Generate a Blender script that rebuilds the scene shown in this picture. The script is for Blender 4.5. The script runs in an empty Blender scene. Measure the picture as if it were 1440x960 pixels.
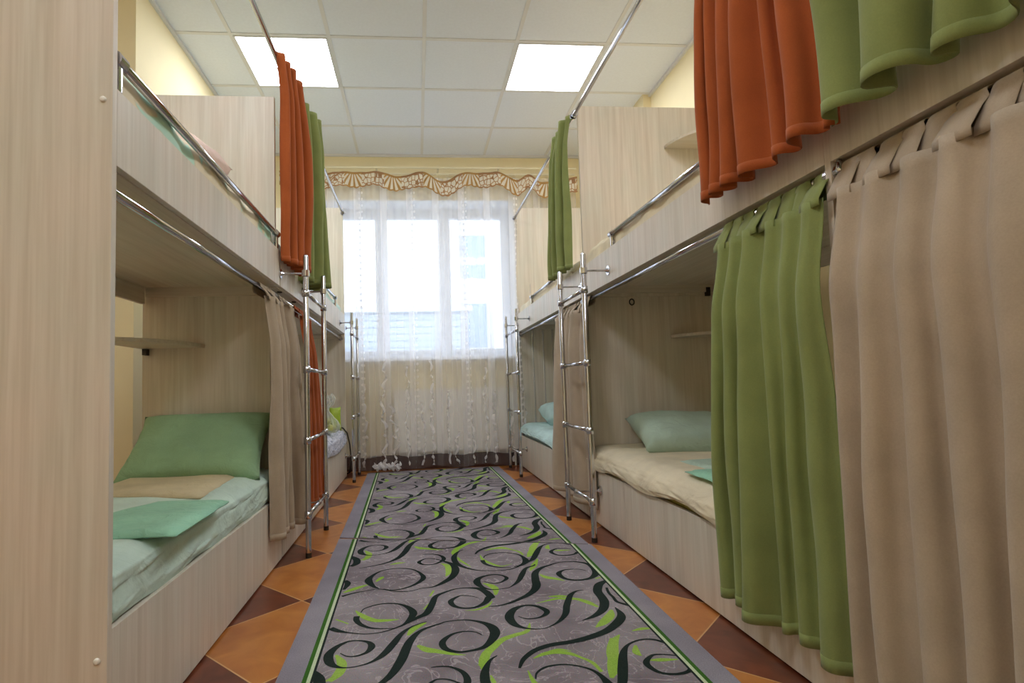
import bpy, bmesh, math, random
from mathutils import Vector, Matrix, noise
PI = math.pi
S = bpy.context.scene
COL = S.collection
random.seed(7)

# ------------------------------------------------------------------ camera
F, PX, PY, CH = 776.78, 652.62, 496.33, .755
YAW, PITCH, ROLL = .0865, .0591, .0277
ca, sa, cp, sp, cr, sr = math.cos(YAW), math.sin(YAW), math.cos(PITCH), math.sin(PITCH), math.cos(ROLL), math.sin(ROLL)
fw = Vector((sa*cp, ca*cp, sp)); rt = Vector((ca, -sa, 0)); dn = fw.cross(rt)
right = cr*rt + sr*dn; down = -sr*rt + cr*dn
cam_d = bpy.data.cameras.new('camera'); cam = bpy.data.objects.new('camera', cam_d); COL.objects.link(cam)
up = -down
cam.matrix_world = Matrix(((right.x, up.x, -fw.x, 0), (right.y, up.y, -fw.y, 0), (right.z, up.z, -fw.z, CH), (0, 0, 0, 1)))
cam_d.sensor_width = 36; cam_d.lens = F/1440*36
cam_d.shift_x = (720-PX)/1440; cam_d.shift_y = (PY-480)/1440
cam_d.clip_start = .02
S.camera = cam

def lin(c):
    return tuple(((v/255)/12.92 if v/255 <= .04045 else ((v/255+.055)/1.055)**2.4) for v in c) + (1,)

# ------------------------------------------------------------------ materials
def mat(name):
    m = bpy.data.materials.new(name); m.use_nodes = True
    nt = m.node_tree; b = nt.nodes['Principled BSDF']
    return m, nt, b
def N(nt, t, **k):
    n = nt.nodes.new(t)
    for a, v in k.items():
        if a.startswith('i_'):
            n.inputs[a[2:].replace('_', ' ')].default_value = v
        else: setattr(n, a, v)
    return n
def L(nt, a, b): nt.links.new(a, b)
def coords(nt, scale, kind='Object', rnd=True):
    tc = N(nt, 'ShaderNodeTexCoord'); mp = N(nt, 'ShaderNodeMapping'); mp.inputs['Scale'].default_value = scale
    L(nt, tc.outputs[kind], mp.inputs['Vector'])
    if rnd:
        oi = N(nt, 'ShaderNodeObjectInfo'); mu = N(nt, 'ShaderNodeMath', operation='MULTIPLY'); mu.inputs[1].default_value = 37.
        L(nt, oi.outputs['Random'], mu.inputs[0]); L(nt, mu.outputs[0], mp.inputs['Location'])
    return mp.outputs['Vector']
def ramp(nt, fac, stops):
    r = N(nt, 'ShaderNodeValToRGB'); e = r.color_ramp.elements
    while len(e) < len(stops): e.new(.5)
    for el, (p, c) in zip(e, stops): el.position = p; el.color = c
    L(nt, fac, r.inputs['Fac']); return r.outputs['Color']
def mixc(nt, fac, a, b, mode='MIX'):
    m = N(nt, 'ShaderNodeMix', data_type='RGBA', blend_type=mode)
    if isinstance(fac, (int, float)): m.inputs[0].default_value = fac
    else: L(nt, fac, m.inputs[0])
    for i, v in ((6, a), (7, b)):
        if isinstance(v, tuple): m.inputs[i].default_value = v
        else: L(nt, v, m.inputs[i])
    return m.outputs[2]
def math_(nt, op, a, b=None, c=None):
    m = N(nt, 'ShaderNodeMath', operation=op)
    for i, v in enumerate((a, b, c)):
        if v is None: continue
        if isinstance(v, (int, float)): m.inputs[i].default_value = v
        else: L(nt, v, m.inputs[i])
    return m.outputs[0]
def bump(nt, b, h, strength, dist=.001):
    bp = N(nt, 'ShaderNodeBump'); bp.inputs['Strength'].default_value = strength; bp.inputs['Distance'].default_value = dist
    L(nt, h, bp.inputs['Height']); L(nt, bp.outputs[0], b.inputs['Normal'])

def wood(name, axis, lo, mid, hi):
    m, nt, b = mat(name)
    sc = [34, 34, 34]; sc[axis] = 1.3
    n1 = N(nt, 'ShaderNodeTexNoise'); n1.inputs['Detail'].default_value = 5; n1.inputs['Scale'].default_value = 1; n1.inputs['Distortion'].default_value = .6
    L(nt, coords(nt, sc), n1.inputs['Vector'])
    sc2 = [150, 150, 150]; sc2[axis] = 4
    n2 = N(nt, 'ShaderNodeTexNoise'); n2.inputs['Detail'].default_value = 3; n2.inputs['Scale'].default_value = 1
    L(nt, coords(nt, sc2), n2.inputs['Vector'])
    sc3 = [9, 9, 9]; sc3[axis] = 3.4
    n3 = N(nt, 'ShaderNodeTexNoise'); n3.inputs['Detail'].default_value = 2; n3.inputs['Scale'].default_value = 1
    L(nt, coords(nt, sc3), n3.inputs['Vector'])
    c = ramp(nt, n1.outputs['Fac'], [(.3, lin(lo)), (.5, lin(mid)), (.7, lin(hi))])
    f2 = ramp(nt, n2.outputs['Fac'], [(.33, (.93, .92, .90, 1)), (.62, (1, 1, 1, 1))])
    c = mixc(nt, 1., c, f2, 'MULTIPLY')
    f3 = ramp(nt, n3.outputs['Fac'], [(.35, (.93, .95, .93, 1)), (.65, (1.0, .97, .95, 1))])
    c = mixc(nt, 1., c, f3, 'MULTIPLY')
    L(nt, c, b.inputs['Base Color']); b.inputs['Roughness'].default_value = .42
    bump(nt, b, n2.outputs['Fac'], .25, .0006)
    return m
WL, WM, WH = (212, 202, 188), (221, 212, 199), (229, 222, 211)
M = {}
M['wood'] = wood('ash_laminate_upright', 2, WL, WM, WH)
M['wood_y'] = wood('ash_laminate_lengthwise', 1, WL, WM, WH)
M['wood_x'] = wood('ash_laminate_crosswise', 0, WL, WM, WH)

def simple(name, col, rough=.6, metal=0, noise_amt=.0, nscale=30, spec=None):
    m, nt, b = mat(name)
    if noise_amt:
        n = N(nt, 'ShaderNodeTexNoise'); n.inputs['Scale'].default_value = nscale; n.inputs['Detail'].default_value = 4
        L(nt, coords(nt, (1, 1, 1)), n.inputs['Vector'])
        c0 = lin(col); d = noise_amt
        L(nt, ramp(nt, n.outputs['Fac'], [(.3, tuple(v*(1-d) for v in c0[:3])+(1,)), (.7, tuple(min(1, v*(1+d)) for v in c0[:3])+(1,))]), b.inputs['Base Color'])
    else: b.inputs['Base Color'].default_value = lin(col)
    b.inputs['Roughness'].default_value = rough; b.inputs['Metallic'].default_value = metal
    if spec is not None: b.inputs['Specular IOR Level'].default_value = spec
    return m
M['chrome'] = simple('polished_chrome', (205, 205, 210), .13, 1, .03, 8)
M['dark_metal'] = simple('dark_fitting', (60, 52, 45), .5, .5)
M['plastic_white'] = simple('white_plastic', (235, 232, 222), .45)
M['wall'] = simple('cream_wall_paint', (238, 224, 184), .8, 0, .03, 3)
M['baseboard'] = simple('brown_skirting_tile', (74, 36, 24), .35, 0, .15, 12)
M['ceil'] = simple('ceiling_tile', (230, 235, 246), .9, 0, .02, 60)
M['tbar'] = simple('ceiling_bar', (222, 222, 224), .6)
M['pvc'] = simple('white_pvc', (240, 242, 246), .35)
M['rad'] = simple('cream_enamel', (236, 232, 220), .4)
M['trackm'] = simple('ivory_rail', (232, 222, 190), .5)

def fabric(name, col, rough=.95, weave=900, sheen=.25, var=.10, wr=0):
    m, nt, b = mat(name)
    v = coords(nt, (1, 1, 1), rnd=False)
    w = N(nt, 'ShaderNodeTexNoise'); w.inputs['Scale'].default_value = weave*.35; w.inputs['Detail'].default_value = 2; L(nt, v, w.inputs['Vector'])
    n = N(nt, 'ShaderNodeTexNoise'); n.inputs['Scale'].default_value = 7; n.inputs['Detail'].default_value = 4; L(nt, v, n.inputs['Vector'])
    c0 = lin(col)
    c = ramp(nt, n.outputs['Fac'], [(.3, tuple(x*(1-var) for x in c0[:3])+(1,)), (.7, tuple(min(1, x*(1+var)) for x in c0[:3])+(1,))])
    c = mixc(nt, .10, c, w.outputs['Fac'], 'OVERLAY')
    L(nt, c, b.inputs['Base Color']); b.inputs['Roughness'].default_value = rough
    b.inputs['Specular IOR Level'].default_value = .15
    b.inputs['Sheen Weight'].default_value = sheen; b.inputs['Sheen Roughness'].default_value = .5
    if wr:
        q = N(nt, 'ShaderNodeTexNoise'); q.inputs['Scale'].default_value = wr; q.inputs['Detail'].default_value = 5; q.inputs['Distortion'].default_value = 1.2
        L(nt, v, q.inputs['Vector']); bump(nt, b, q.outputs['Fac'], .55, .02)
    else: bump(nt, b, w.outputs['Fac'], .35, .0008)
    return m
M['orange'] = fabric('orange_cloth', (166, 86, 44), sheen=.12)
M['green'] = fabric('olive_green_cloth', (134, 144, 88), sheen=.15)
M['beige'] = fabric('beige_cloth', (176, 159, 138), sheen=.15)
M['mint'] = fabric('mint_sheet', (198, 220, 208), sheen=.1, wr=9)
M['pillow_green'] = fabric('green_pillowcase', (146, 180, 142), sheen=.1, wr=12)
M['pillow_mint'] = fabric('mint_pillowcase', (186, 208, 190), sheen=.1, wr=12)
M['aqua'] = fabric('aqua_sheet', (194, 222, 220), sheen=.1, wr=10)
M['cream'] = fabric('cream_sheet', (226, 214, 186), sheen=.1, wr=7)
M['linen_beige'] = fabric('beige_linen', (206, 192, 158), sheen=.1, wr=14)
M['towel'] = fabric('jade_linen', (150, 200, 172), sheen=.1, wr=14)
M['yellow'] = fabric('yellow_mattress_cover', (214, 200, 110), sheen=.1)
def mintcream():
    m, nt, b = mat('mint_and_cream_bedding')
    n = N(nt, 'ShaderNodeTexNoise'); n.inputs['Scale'].default_value = 5.5; n.inputs['Detail'].default_value = 2; n.inputs['Distortion'].default_value = 1.; L(nt, coords(nt, (1, 1, 1.6), rnd=False), n.inputs['Vector'])
    L(nt, ramp(nt, n.outputs['Fac'], [(.44, lin((228, 216, 188))), (.5, lin((214, 204, 176))), (.54, lin((188, 222, 202)))]), b.inputs['Base Color'])
    b.inputs['Roughness'].default_value = .95
    return m
M['mintcream'] = mintcream()
M['pink'] = fabric('pale_pink_pillowcase', (222, 196, 184), sheen=.1, wr=12)

def blanket_mat():
    m, nt, b = mat('patterned_blanket')
    v = coords(nt, (60, 60, 60), rnd=False)
    ck = N(nt, 'ShaderNodeTexVoronoi', feature='F1'); ck.inputs['Scale'].default_value = 1; L(nt, v, ck.inputs['Vector'])
    L(nt, ramp(nt, ck.outputs['Distance'], [(.25, lin((128, 138, 168))), (.5, lin((214, 214, 226)))]), b.inputs['Base Color'])
    b.inputs['Roughness'].default_value = .95
    return m
M['blanket'] = blanket_mat()

def floor_mat():
    m, nt, b = mat('triangular_floor_tiles')
    tc = N(nt, 'ShaderNodeTexCoord'); sx = N(nt, 'ShaderNodeSeparateXYZ'); L(nt, tc.outputs['Object'], sx.inputs[0])
    D = .572
    X = math_(nt, 'DIVIDE', math_(nt, 'ADD', sx.outputs[0], .715), D)
    Y = math_(nt, 'DIVIDE', math_(nt, 'SUBTRACT', sx.outputs[1], 1.508), D)
    u = math_(nt, 'ADD', math_(nt, 'ADD', X, Y), 40.5); v = math_(nt, 'ADD', math_(nt, 'SUBTRACT', X, Y), 40.5)
    iu = math_(nt, 'FLOOR', u); iv = math_(nt, 'FLOOR', v)
    par = math_(nt, 'MODULO', math_(nt, 'ADD', iu, iv), 2.)
    cell = N(nt, 'ShaderNodeCombineXYZ'); L(nt, iu, cell.inputs[0]); L(nt, iv, cell.inputs[1])
    wn = N(nt, 'ShaderNodeTexWhiteNoise'); L(nt, cell.outputs[0], wn.inputs['Vector'])
    n = N(nt, 'ShaderNodeTexNoise'); n.inputs['Scale'].default_value = 9; n.inputs['Detail'].default_value = 6; n.inputs['Distortion'].default_value = .8
    L(nt, tc.outputs['Object'], n.inputs['Vector'])
    dark = ramp(nt, n.outputs['Fac'], [(.3, lin((84, 42, 26))), (.7, lin((124, 66, 42)))])
    org = ramp(nt, n.outputs['Fac'], [(.3, lin((166, 98, 42))), (.7, lin((194, 128, 62)))])
    c = mixc(nt, par, dark, org)
    vv = math_(nt, 'ADD', math_(nt, 'MULTIPLY', wn.outputs['Value'], .25), .87)
    cv = N(nt, 'ShaderNodeCombineXYZ')
    for i in range(3): L(nt, vv, cv.inputs[i])
    c = mixc(nt, 1., c, cv.outputs[0], 'MULTIPLY')
    def edge(a):
        f = math_(nt, 'FRACT', a); return math_(nt, 'MINIMUM', f, math_(nt, 'SUBTRACT', 1., f))
    e = math_(nt, 'MINIMUM', edge(u), edge(v))
    g = math_(nt, 'LESS_THAN', e, .0055)
    c = mixc(nt, g, c, lin((206, 160, 112)))
    L(nt, c, b.inputs['Base Color'])
    b.inputs['Roughness'].default_value = .30
    bump(nt, b, math_(nt, 'SUBTRACT', 1., g), .4, .001)
    return m
M['floor'] = floor_mat()

def rug_mat(name, a, bb, veins=True):
    m, nt, b = mat(name)
    v = coords(nt, (1, 1, 1), rnd=False)
    n = N(nt, 'ShaderNodeTexNoise'); n.inputs['Scale'].default_value = 3.2; n.inputs['Detail'].default_value = 5; L(nt, v, n.inputs['Vector'])
    c = ramp(nt, n.outputs['Fac'], [(.35, lin(a)), (.65, lin(bb))])
    if veins:
        w = N(nt, 'ShaderNodeTexNoise'); w.inputs['Scale'].default_value = 6; w.inputs['Detail'].default_value = 3; w.inputs['Distortion'].default_value = 2.5; L(nt, v, w.inputs['Vector'])
        d = math_(nt, 'ABSOLUTE', math_(nt, 'SUBTRACT', w.outputs['Fac'], .5))
        c = mixc(nt, math_(nt, 'MULTIPLY', math_(nt, 'LESS_THAN', d, .012), .5), c, lin((176, 166, 166)))
    s = N(nt, 'ShaderNodeTexNoise'); s.inputs['Scale'].default_value = 330; s.inputs['Detail'].default_value = 2; L(nt, v, s.inputs['Vector'])
    c = mixc(nt, .38, c, s.outputs['Color'] if veins else s.outputs['Fac'], 'OVERLAY')
    L(nt, c, b.inputs['Base Color']); b.inputs['Roughness'].default_value = 1; b.inputs['Specular IOR Level'].default_value = .05
    bump(nt, b, s.outputs['Fac'], .8, .002)
    return m
M['rug'] = rug_mat('grey_rug_field', (114, 104, 108), (148, 140, 142))
M['rug_edge'] = rug_mat('grey_rug_border', (128, 122, 130), (146, 140, 147), False)
M['rug_black'] = rug_mat('rug_black_scroll', (30, 40, 36), (42, 50, 46), False)
M['rug_green'] = rug_mat('rug_green_scroll', (128, 166, 58), (150, 178, 84), False)
M['rug_lime'] = rug_mat('rug_pale_line', (176, 190, 150), (190, 200, 168), False)
M['rug_dkgreen'] = rug_mat('rug_dark_green_line', (52, 92, 34), (64, 104, 44), False)

def emis(name, col, st):
    m, nt, b = mat(name)
    b.inputs['Base Color'].default_value = (1, 1, 1, 1)
    b.inputs['Emission Color'].default_value = col; b.inputs['Emission Strength'].default_value = st
    return m
M['lamp'] = emis('lamp_diffuser', (.93, .97, 1.05, 1), 17.0)

def sheer_mat(name, base_alpha, dots=False, col=(246, 243, 242)):
    m, nt, b = mat(name)
    out = nt.nodes['Material Output']; nt.nodes.remove(b)
    tr = N(nt, 'ShaderNodeBsdfTransparent'); di = N(nt, 'ShaderNodeBsdfDiffuse'); tl = N(nt, 'ShaderNodeBsdfTranslucent')
    di.inputs['Color'].default_value = lin(col); tl.inputs['Color'].default_value = lin(col)
    mx = N(nt, 'ShaderNodeMixShader'); mx.inputs[0].default_value = .5; L(nt, di.outputs[0], mx.inputs[1]); L(nt, tl.outputs[0], mx.inputs[2])
    m2 = N(nt, 'ShaderNodeMixShader'); L(nt, tr.outputs[0], m2.inputs[1]); L(nt, mx.outputs[0], m2.inputs[2])
    lw = N(nt, 'ShaderNodeLayerWeight'); lw.inputs['Blend'].default_value = .5
    a = math_(nt, 'ADD', base_alpha, math_(nt, 'MULTIPLY', lw.outputs['Facing'], .45))
    if dots:
        uv = N(nt, 'ShaderNodeUVMap'); sx = N(nt, 'ShaderNodeSeparateXYZ'); L(nt, uv.outputs[0], sx.inputs[0])
        # u in metres of cloth, v in metres from the floor: woven bands with a column of dots
        fu = math_(nt, 'FRACT', math_(nt, 'MULTIPLY', sx.outputs[0], 1.47))
        band = math_(nt, 'LESS_THAN', math_(nt, 'ABSOLUTE', math_(nt, 'SUBTRACT', fu, .5)), .09)
        du = math_(nt, 'SUBTRACT', math_(nt, 'MULTIPLY', math_(nt, 'ABSOLUTE', math_(nt, 'SUBTRACT', fu, .5)), 21.), .55)
        dv = math_(nt, 'SUBTRACT', math_(nt, 'FRACT', math_(nt, 'MULTIPLY', sx.outputs[1], 17.)), .5)
        r2 = math_(nt, 'ADD', math_(nt, 'MULTIPLY', du, du), math_(nt, 'MULTIPLY', math_(nt, 'MULTIPLY', dv, dv), 3.))
        dot = math_(nt, 'LESS_THAN', r2, .14)
        dot = math_(nt, 'MULTIPLY', dot, band)
        a = math_(nt, 'ADD', a, math_(nt, 'MULTIPLY', dot, .34))
        a = math_(nt, 'ADD', a, math_(nt, 'MULTIPLY', math_(nt, 'GREATER_THAN', math_(nt, 'FRACT', math_(nt, 'MULTIPLY', sx.outputs[0], 2.94)), .74), .34))
        a = math_(nt, 'MULTIPLY', a, math_(nt, 'ADD', .22, math_(nt, 'MULTIPLY', math_(nt, 'GREATER_THAN', sx.outputs[1], .14), .78)))
    a = math_(nt, 'MINIMUM', a, 1.)
    L(nt, a, m2.inputs[0]); L(nt, m2.outputs[0], out.inputs['Surface'])
    return m
M['sheer'] = sheer_mat('white_voile', .36, True)
M['ribbon'] = sheer_mat('white_satin_ribbon', .8)
M['bag'] = sheer_mat('clear_plastic_film', .22, col=(235, 240, 235))

def lace_mat():
    m, nt, b = mat('gold_lace')
    out = nt.nodes['Material Output']
    uv = N(nt, 'ShaderNodeUVMap'); sx = N(nt, 'ShaderNodeSeparateXYZ'); L(nt, uv.outputs[0], sx.inputs[0])
    U, V = sx.outputs[0], sx.outputs[1]      # u along in metres, v 0..1 across
    # repeating fans: radial ribs from points on the upper edge, loops between
    P = .36
    fu = math_(nt, 'SUBTRACT', math_(nt, 'FRACT', math_(nt, 'DIVIDE', U, P)), .5)
    ang = math_(nt, 'ARCTAN2', math_(nt, 'MULTIPLY', fu, 2.6), math_(nt, 'SUBTRACT', 1.25, V))
    rib = math_(nt, 'GREATER_THAN', math_(nt, 'SINE', math_(nt, 'MULTIPLY', ang, 21.)), .15)
    vo = N(nt, 'ShaderNodeTexVoronoi', feature='DISTANCE_TO_EDGE')
    cv = N(nt, 'ShaderNodeCombineXYZ'); L(nt, math_(nt, 'MULTIPLY', U, 30.), cv.inputs[0]); L(nt, math_(nt, 'MULTIPLY', V, 3.2), cv.inputs[1])
    vo.inputs['Scale'].default_value = 1; vo.inputs['Randomness'].default_value = .6; L(nt, cv.outputs[0], vo.inputs['Vector'])
    loops = math_(nt, 'LESS_THAN', vo.outputs['Distance'], .085)
    near = math_(nt, 'LESS_THAN', math_(nt, 'ABSOLUTE', fu), .22)
    pat = math_(nt, 'ADD', math_(nt, 'MULTIPLY', rib, near), math_(nt, 'MULTIPLY', loops, math_(nt, 'SUBTRACT', 1., near)))
    edge = math_(nt, 'ADD', math_(nt, 'GREATER_THAN', V, .86), math_(nt, 'LESS_THAN', V, .09))
    a = math_(nt, 'MINIMUM', math_(nt, 'ADD', pat, edge), 1.)
    c = mixc(nt, near, lin((150, 108, 66)), lin((162, 122, 62)))
    L(nt, c, b.inputs['Base Color']); b.inputs['Roughness'].default_value = .6
    ground = N(nt, 'ShaderNodeBsdfTransparent'); ivory = N(nt, 'ShaderNodeBsdfDiffuse'); ivory.inputs[0].default_value = lin((240, 230, 210))
    hole = N(nt, 'ShaderNodeMixShader'); hole.inputs[0].default_value = .6
    L(nt, ground.outputs[0], hole.inputs[1]); L(nt, ivory.outputs[0], hole.inputs[2])
    mx = N(nt, 'ShaderNodeMixShader'); L(nt, a, mx.inputs[0]); L(nt, hole.outputs[0], mx.inputs[1]); L(nt, b.outputs[0], mx.inputs[2])
    L(nt, mx.outputs[0], out.inputs['Surface'])
    return m
M['lace'] = lace_mat()
def glass_mat():
    m, nt, b = mat('window_glass'); out = nt.nodes['Material Output']; nt.nodes.remove(b)
    tr = N(nt, 'ShaderNodeBsdfTransparent'); gl = N(nt, 'ShaderNodeBsdfGlossy'); gl.inputs['Roughness'].default_value = .02
    mx = N(nt, 'ShaderNodeMixShader'); mx.inputs[0].default_value = .05
    L(nt, tr.outputs[0], mx.inputs[1]); L(nt, gl.outputs[0], mx.inputs[2]); L(nt, mx.outputs[0], out.inputs['Surface'])
    return m
M['glass'] = glass_mat()
M['outwall'] = simple('pale_render', (232, 232, 236), .9, 0, .04, 2)
M['outglass'] = simple('dull_blue_panes', (150, 165, 185), .4)
def siding_mat():
    m, nt, b = mat('ribbed_siding')
    tc = N(nt, 'ShaderNodeTexCoord'); sx = N(nt, 'ShaderNodeSeparateXYZ'); L(nt, tc.outputs['Object'], sx.inputs[0])
    f = math_(nt, 'FRACT', math_(nt, 'MULTIPLY', sx.outputs[2], 9.))
    L(nt, ramp(nt, f, [(.0, lin((128, 142, 160))), (.25, lin((176, 188, 202))), (1, lin((184, 194, 206)))]), b.inputs['Base Color'])
    b.inputs['Roughness'].default_value = .8
    return m
M['siding'] = siding_mat()
M['asphalt'] = simple('grey_yard', (150, 150, 150), .95)
M['fruit'] = simple('yellow_green_fruit', (196, 196, 84), .4, 0, .2, 20)
M['limepack'] = simple('lime_plastic_pack', (170, 196, 60), .35, 0, .1, 30)
M['cable'] = simple('black_cable', (40, 36, 36), .5)

# ------------------------------------------------------------------ mesh helpers
def obj(name, bm, m, parent=None, smooth=False, bevel=0, solid=0, subsurf=0):
    me = bpy.data.meshes.new(name)
    if parent is not None:
        bmesh.ops.translate(bm, verts=bm.verts, vec=-Vector(WORLD[parent.name]))
    bmesh.ops.recalc_face_normals(bm, faces=bm.faces) if not solid else None
    bm.to_mesh(me); bm.free()
    for mm in (m if isinstance(m, (list, tuple)) else [m]): me.materials.append(mm)
    if smooth:
        for p in me.polygons: p.use_smooth = True
    o = bpy.data.objects.new(name, me); COL.objects.link(o)
    if parent is not None:
        o.parent = parent; WORLD[o.name] = WORLD[parent.name]
    else: WORLD[o.name] = (0, 0, 0)
    if bevel:
        b = o.modifiers.new('bevel', 'BEVEL'); b.width = bevel; b.segments = 2; b.limit_method = 'ANGLE'
    if solid:
        s = o.modifiers.new('solid', 'SOLIDIFY'); s.thickness = solid; s.offset = 0
    if subsurf:
        s = o.modifiers.new('sub', 'SUBSURF'); s.levels = subsurf; s.render_levels = subsurf
    return o
WORLD = {}
def thing(name, label, cat, loc=(0, 0, 0), group=None):
    o = bpy.data.objects.new(name, None); COL.objects.link(o); o.location = loc; WORLD[o.name] = tuple(loc)
    o.empty_display_size = .1
    o['label'] = label; o['category'] = cat
    if group: o['group'] = group
    return o
def tag(o, label, cat, group=None):
    o['label'] = label; o['category'] = cat
    if group: o['group'] = group
    return o
def recentre(o):
    """put a one-mesh thing's origin at the middle of its base"""
    vs = [v.co for v in o.data.vertices]
    c = Vector(((min(v.x for v in vs)+max(v.x for v in vs))/2, (min(v.y for v in vs)+max(v.y for v in vs))/2, min(v.z for v in vs)))
    o.data.transform(Matrix.Translation(-c)); o.location = c; return o
def struct(name, bm, m, **k):
    o = obj(name, bm, m, **k); o['kind'] = 'structure'; return o
def box(bm, x0, x1, y0, y1, z0, z1):
    x0, x1 = sorted((x0, x1)); y0, y1 = sorted((y0, y1)); z0, z1 = sorted((z0, z1))
    v = [bm.verts.new(p) for p in ((x0, y0, z0), (x1, y0, z0), (x1, y1, z0), (x0, y1, z0), (x0, y0, z1), (x1, y0, z1), (x1, y1, z1), (x0, y1, z1))]
    for f in ((0, 3, 2, 1), (4, 5, 6, 7), (0, 1, 5, 4), (1, 2, 6, 5), (2, 3, 7, 6), (3, 0, 4, 7)): bm.faces.new([v[i] for i in f])
    return bm
def B(*a): return box(bmesh.new(), *a)
def tube(bm, pts, r, seg=14, cap=True):
    pts = [Vector(p) for p in pts]; rings = []
    rr = r if isinstance(r, (list, tuple)) else [r]*len(pts)
    ref = None
    for i, p in enumerate(pts):
        d = (pts[min(i+1, len(pts)-1)]-pts[max(i-1, 0)]).normalized()
        if ref is None: ref = Vector((0, 0, 1)) if abs(d.z) < .9 else Vector((1, 0, 0))
        a = d.cross(ref).normalized(); b = a.cross(d).normalized(); ref = b
        rings.append([bm.verts.new(p + rr[i]*(math.cos(2*PI*k/seg)*a + math.sin(2*PI*k/seg)*b)) for k in range(seg)])
    for A, C in zip(rings, rings[1:]):
        for k in range(seg): bm.faces.new((A[k], A[(k+1) % seg], C[(k+1) % seg], C[k]))
    if cap: bm.faces.new(rings[0][::-1]); bm.faces.new(rings[-1])
    return bm
def grid(bm, fn, nu, nv, uvf=None, mi=0):
    uvl = bm.loops.layers.uv.verify() if uvf else None
    g = [[bm.verts.new(fn(i/nu, j/nv)) for j in range(nv+1)] for i in range(nu+1)]
    for i in range(nu):
        for j in range(nv):
            f = bm.faces.new((g[i][j], g[i+1][j], g[i+1][j+1], g[i][j+1])); f.material_index = mi
            if uvf:
                for l, (a, b) in zip(f.loops, ((i, j), (i+1, j), (i+1, j+1), (i, j+1))): l[uvl].uv = uvf(a/nu, b/nv)
    return bm
def soft_box(x0, x1, y0, y1, z0, z1, r, amp=.004, seed=0, n=(20, 50, 6), nsc=5., droop=0):
    bm = bmesh.new(); c = Vector(((x0+x1)/2, (y0+y1)/2, (z0+z1)/2)); h = Vector((abs(x1-x0)/2, abs(y1-y0)/2, abs(z1-z0)/2))
    vs = {}
    def vert(a, b_, c_):
        k = (a, b_, c_)
        if k not in vs:
            p = Vector((-1+2*a/n[0], -1+2*b_/n[1], -1+2*c_/n[2])); q = Vector((p.x*h.x, p.y*h.y, p.z*h.z))
            inn = Vector([max(-(h[i]-r), min(h[i]-r, q[i])) for i in range(3)])
            d = q-inn
            if d.length > 1e-6: q = inn + d.normalized()*min(r, r)
            s = Vector((seed*3.1, 0, 0)); w = c+q
            q = q + (d.normalized() if d.length > 1e-6 else Vector((0, 0, 0)))*amp*noise.noise((w+s)*nsc)*1.5
            if q.z > 0: q.z += amp*noise.noise((w+s)*nsc*.6)*1.2
            vs[k] = bm.verts.new(c+q)
        return vs[k]
    for ax in range(3):
        u, v = [i for i in range(3) if i != ax]
        for side in (0, n[ax]):
            for i in range(n[u]):
                for j in range(n[v]):
                    q = []
                    for (a, b_) in ((i, j), (i+1, j), (i+1, j+1), (i, j+1)):
                        k = [0, 0, 0]; k[ax] = side; k[u] = a; k[v] = b_; q.append(vert(*k))
                    try: bm.faces.new(q)
                    except ValueError: pass
    return bm
def pillow_bm(w, l, t, seed=0, n=26, plump=.5):
    bm = bmesh.new()
    def sh(u, v, s):
        a, b_ = 2*u-1, 2*v-1
        # pinched corners, bowed edges
        x = a*w/2*(1-.09*(1-b_*b_)**1*(abs(a)**3)); y = b_*l/2*(1-.10*(1-a*a)*(abs(b_)**3))
        hgt = (max(0, 1-a**4)**plump)*(max(0, 1-b_**4)**plump)*t/2
        z = s*hgt*(1+.10*noise.noise(Vector((a*2.2+seed, b_*2.2, s))))
        z += .006*noise.noise(Vector((a*5+seed, b_*5, s*3)))*min(1, hgt*40)
        return (x, y, z)
    for s in (1, -1): grid(bm, lambda u, v: sh(u, v, s), n, n)
    bmesh.ops.remove_doubles(bm, verts=bm.verts, dist=.0008)
    return bm
def xf(bm, mtx): bmesh.ops.transform(bm, matrix=mtx, verts=bm.verts); return bm
def smoothst(x): x = max(0, min(1, x)); return x*x*(3-2*x)
def lerp(a, b, t): return a+(b-a)*t

# ------------------------------------------------------------------ the room
CEIL = 2.974; XL, XR = -1.447, 1.857; YW = 5.19; YB = -1.7; XA = -2.3; YJ = 2.965
struct('floor', B(XA-.1, XR+.1, YB-.1, YW+.1, -.1, 0), M['floor'])
struct('ceiling', B(XA-.1, XR+.1, YB-.1, YW+.6, CEIL, CEIL+.12), M['ceil'])
bm = bmesh.new(); GX, GY = .0955, 3.4077
for i in range(-4, 4):
    x = GX+.6*i
    if XA < x < XR: box(bm, x-.012, x+.012, YB, YW, CEIL-.004, CEIL+.001)
for j in range(-9, 3):
    y = GY+.6*j
    if YB < y < YW: box(bm, XA, XR, y-.012, y+.012, CEIL-.0045, CEIL+.001)
struct('trim_1', bm, M['tbar'])
bm = bmesh.new()
box(bm, XL, XL+.02, YJ, YW, CEIL-.022, CEIL-.001); box(bm, XR-.02, XR, YB, YW, CEIL-.022, CEIL-.001); box(bm, XL, XR, YW-.02, YW, CEIL-.022, CEIL-.001)
struct('trim_2', bm, M['tbar'])
struct('wall_right', B(XR, XR+.1, YB-.1, YW+.1, 0, CEIL), M['wall'])
struct('wall_left', B(XL-1.0, XL, YJ, YW+.1, 0, CEIL), M['wall'])
struct('wall_alcove', B(XA-.1, XA, YB-.1, YJ, 0, CEIL), M['wall'])
struct('wall_front', B(XA-.1, XR+.1, YB-.1, YB, 0, CEIL), M['wall'])
struct('wall_corner_pier', B(1.795, XR, 4.02, YW, 0, CEIL), M['wall'])
OX0, OX1, OZ0, OZ1 = -.86, .965, 1.0, 2.535
WT = .36
bm = bmesh.new()
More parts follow.
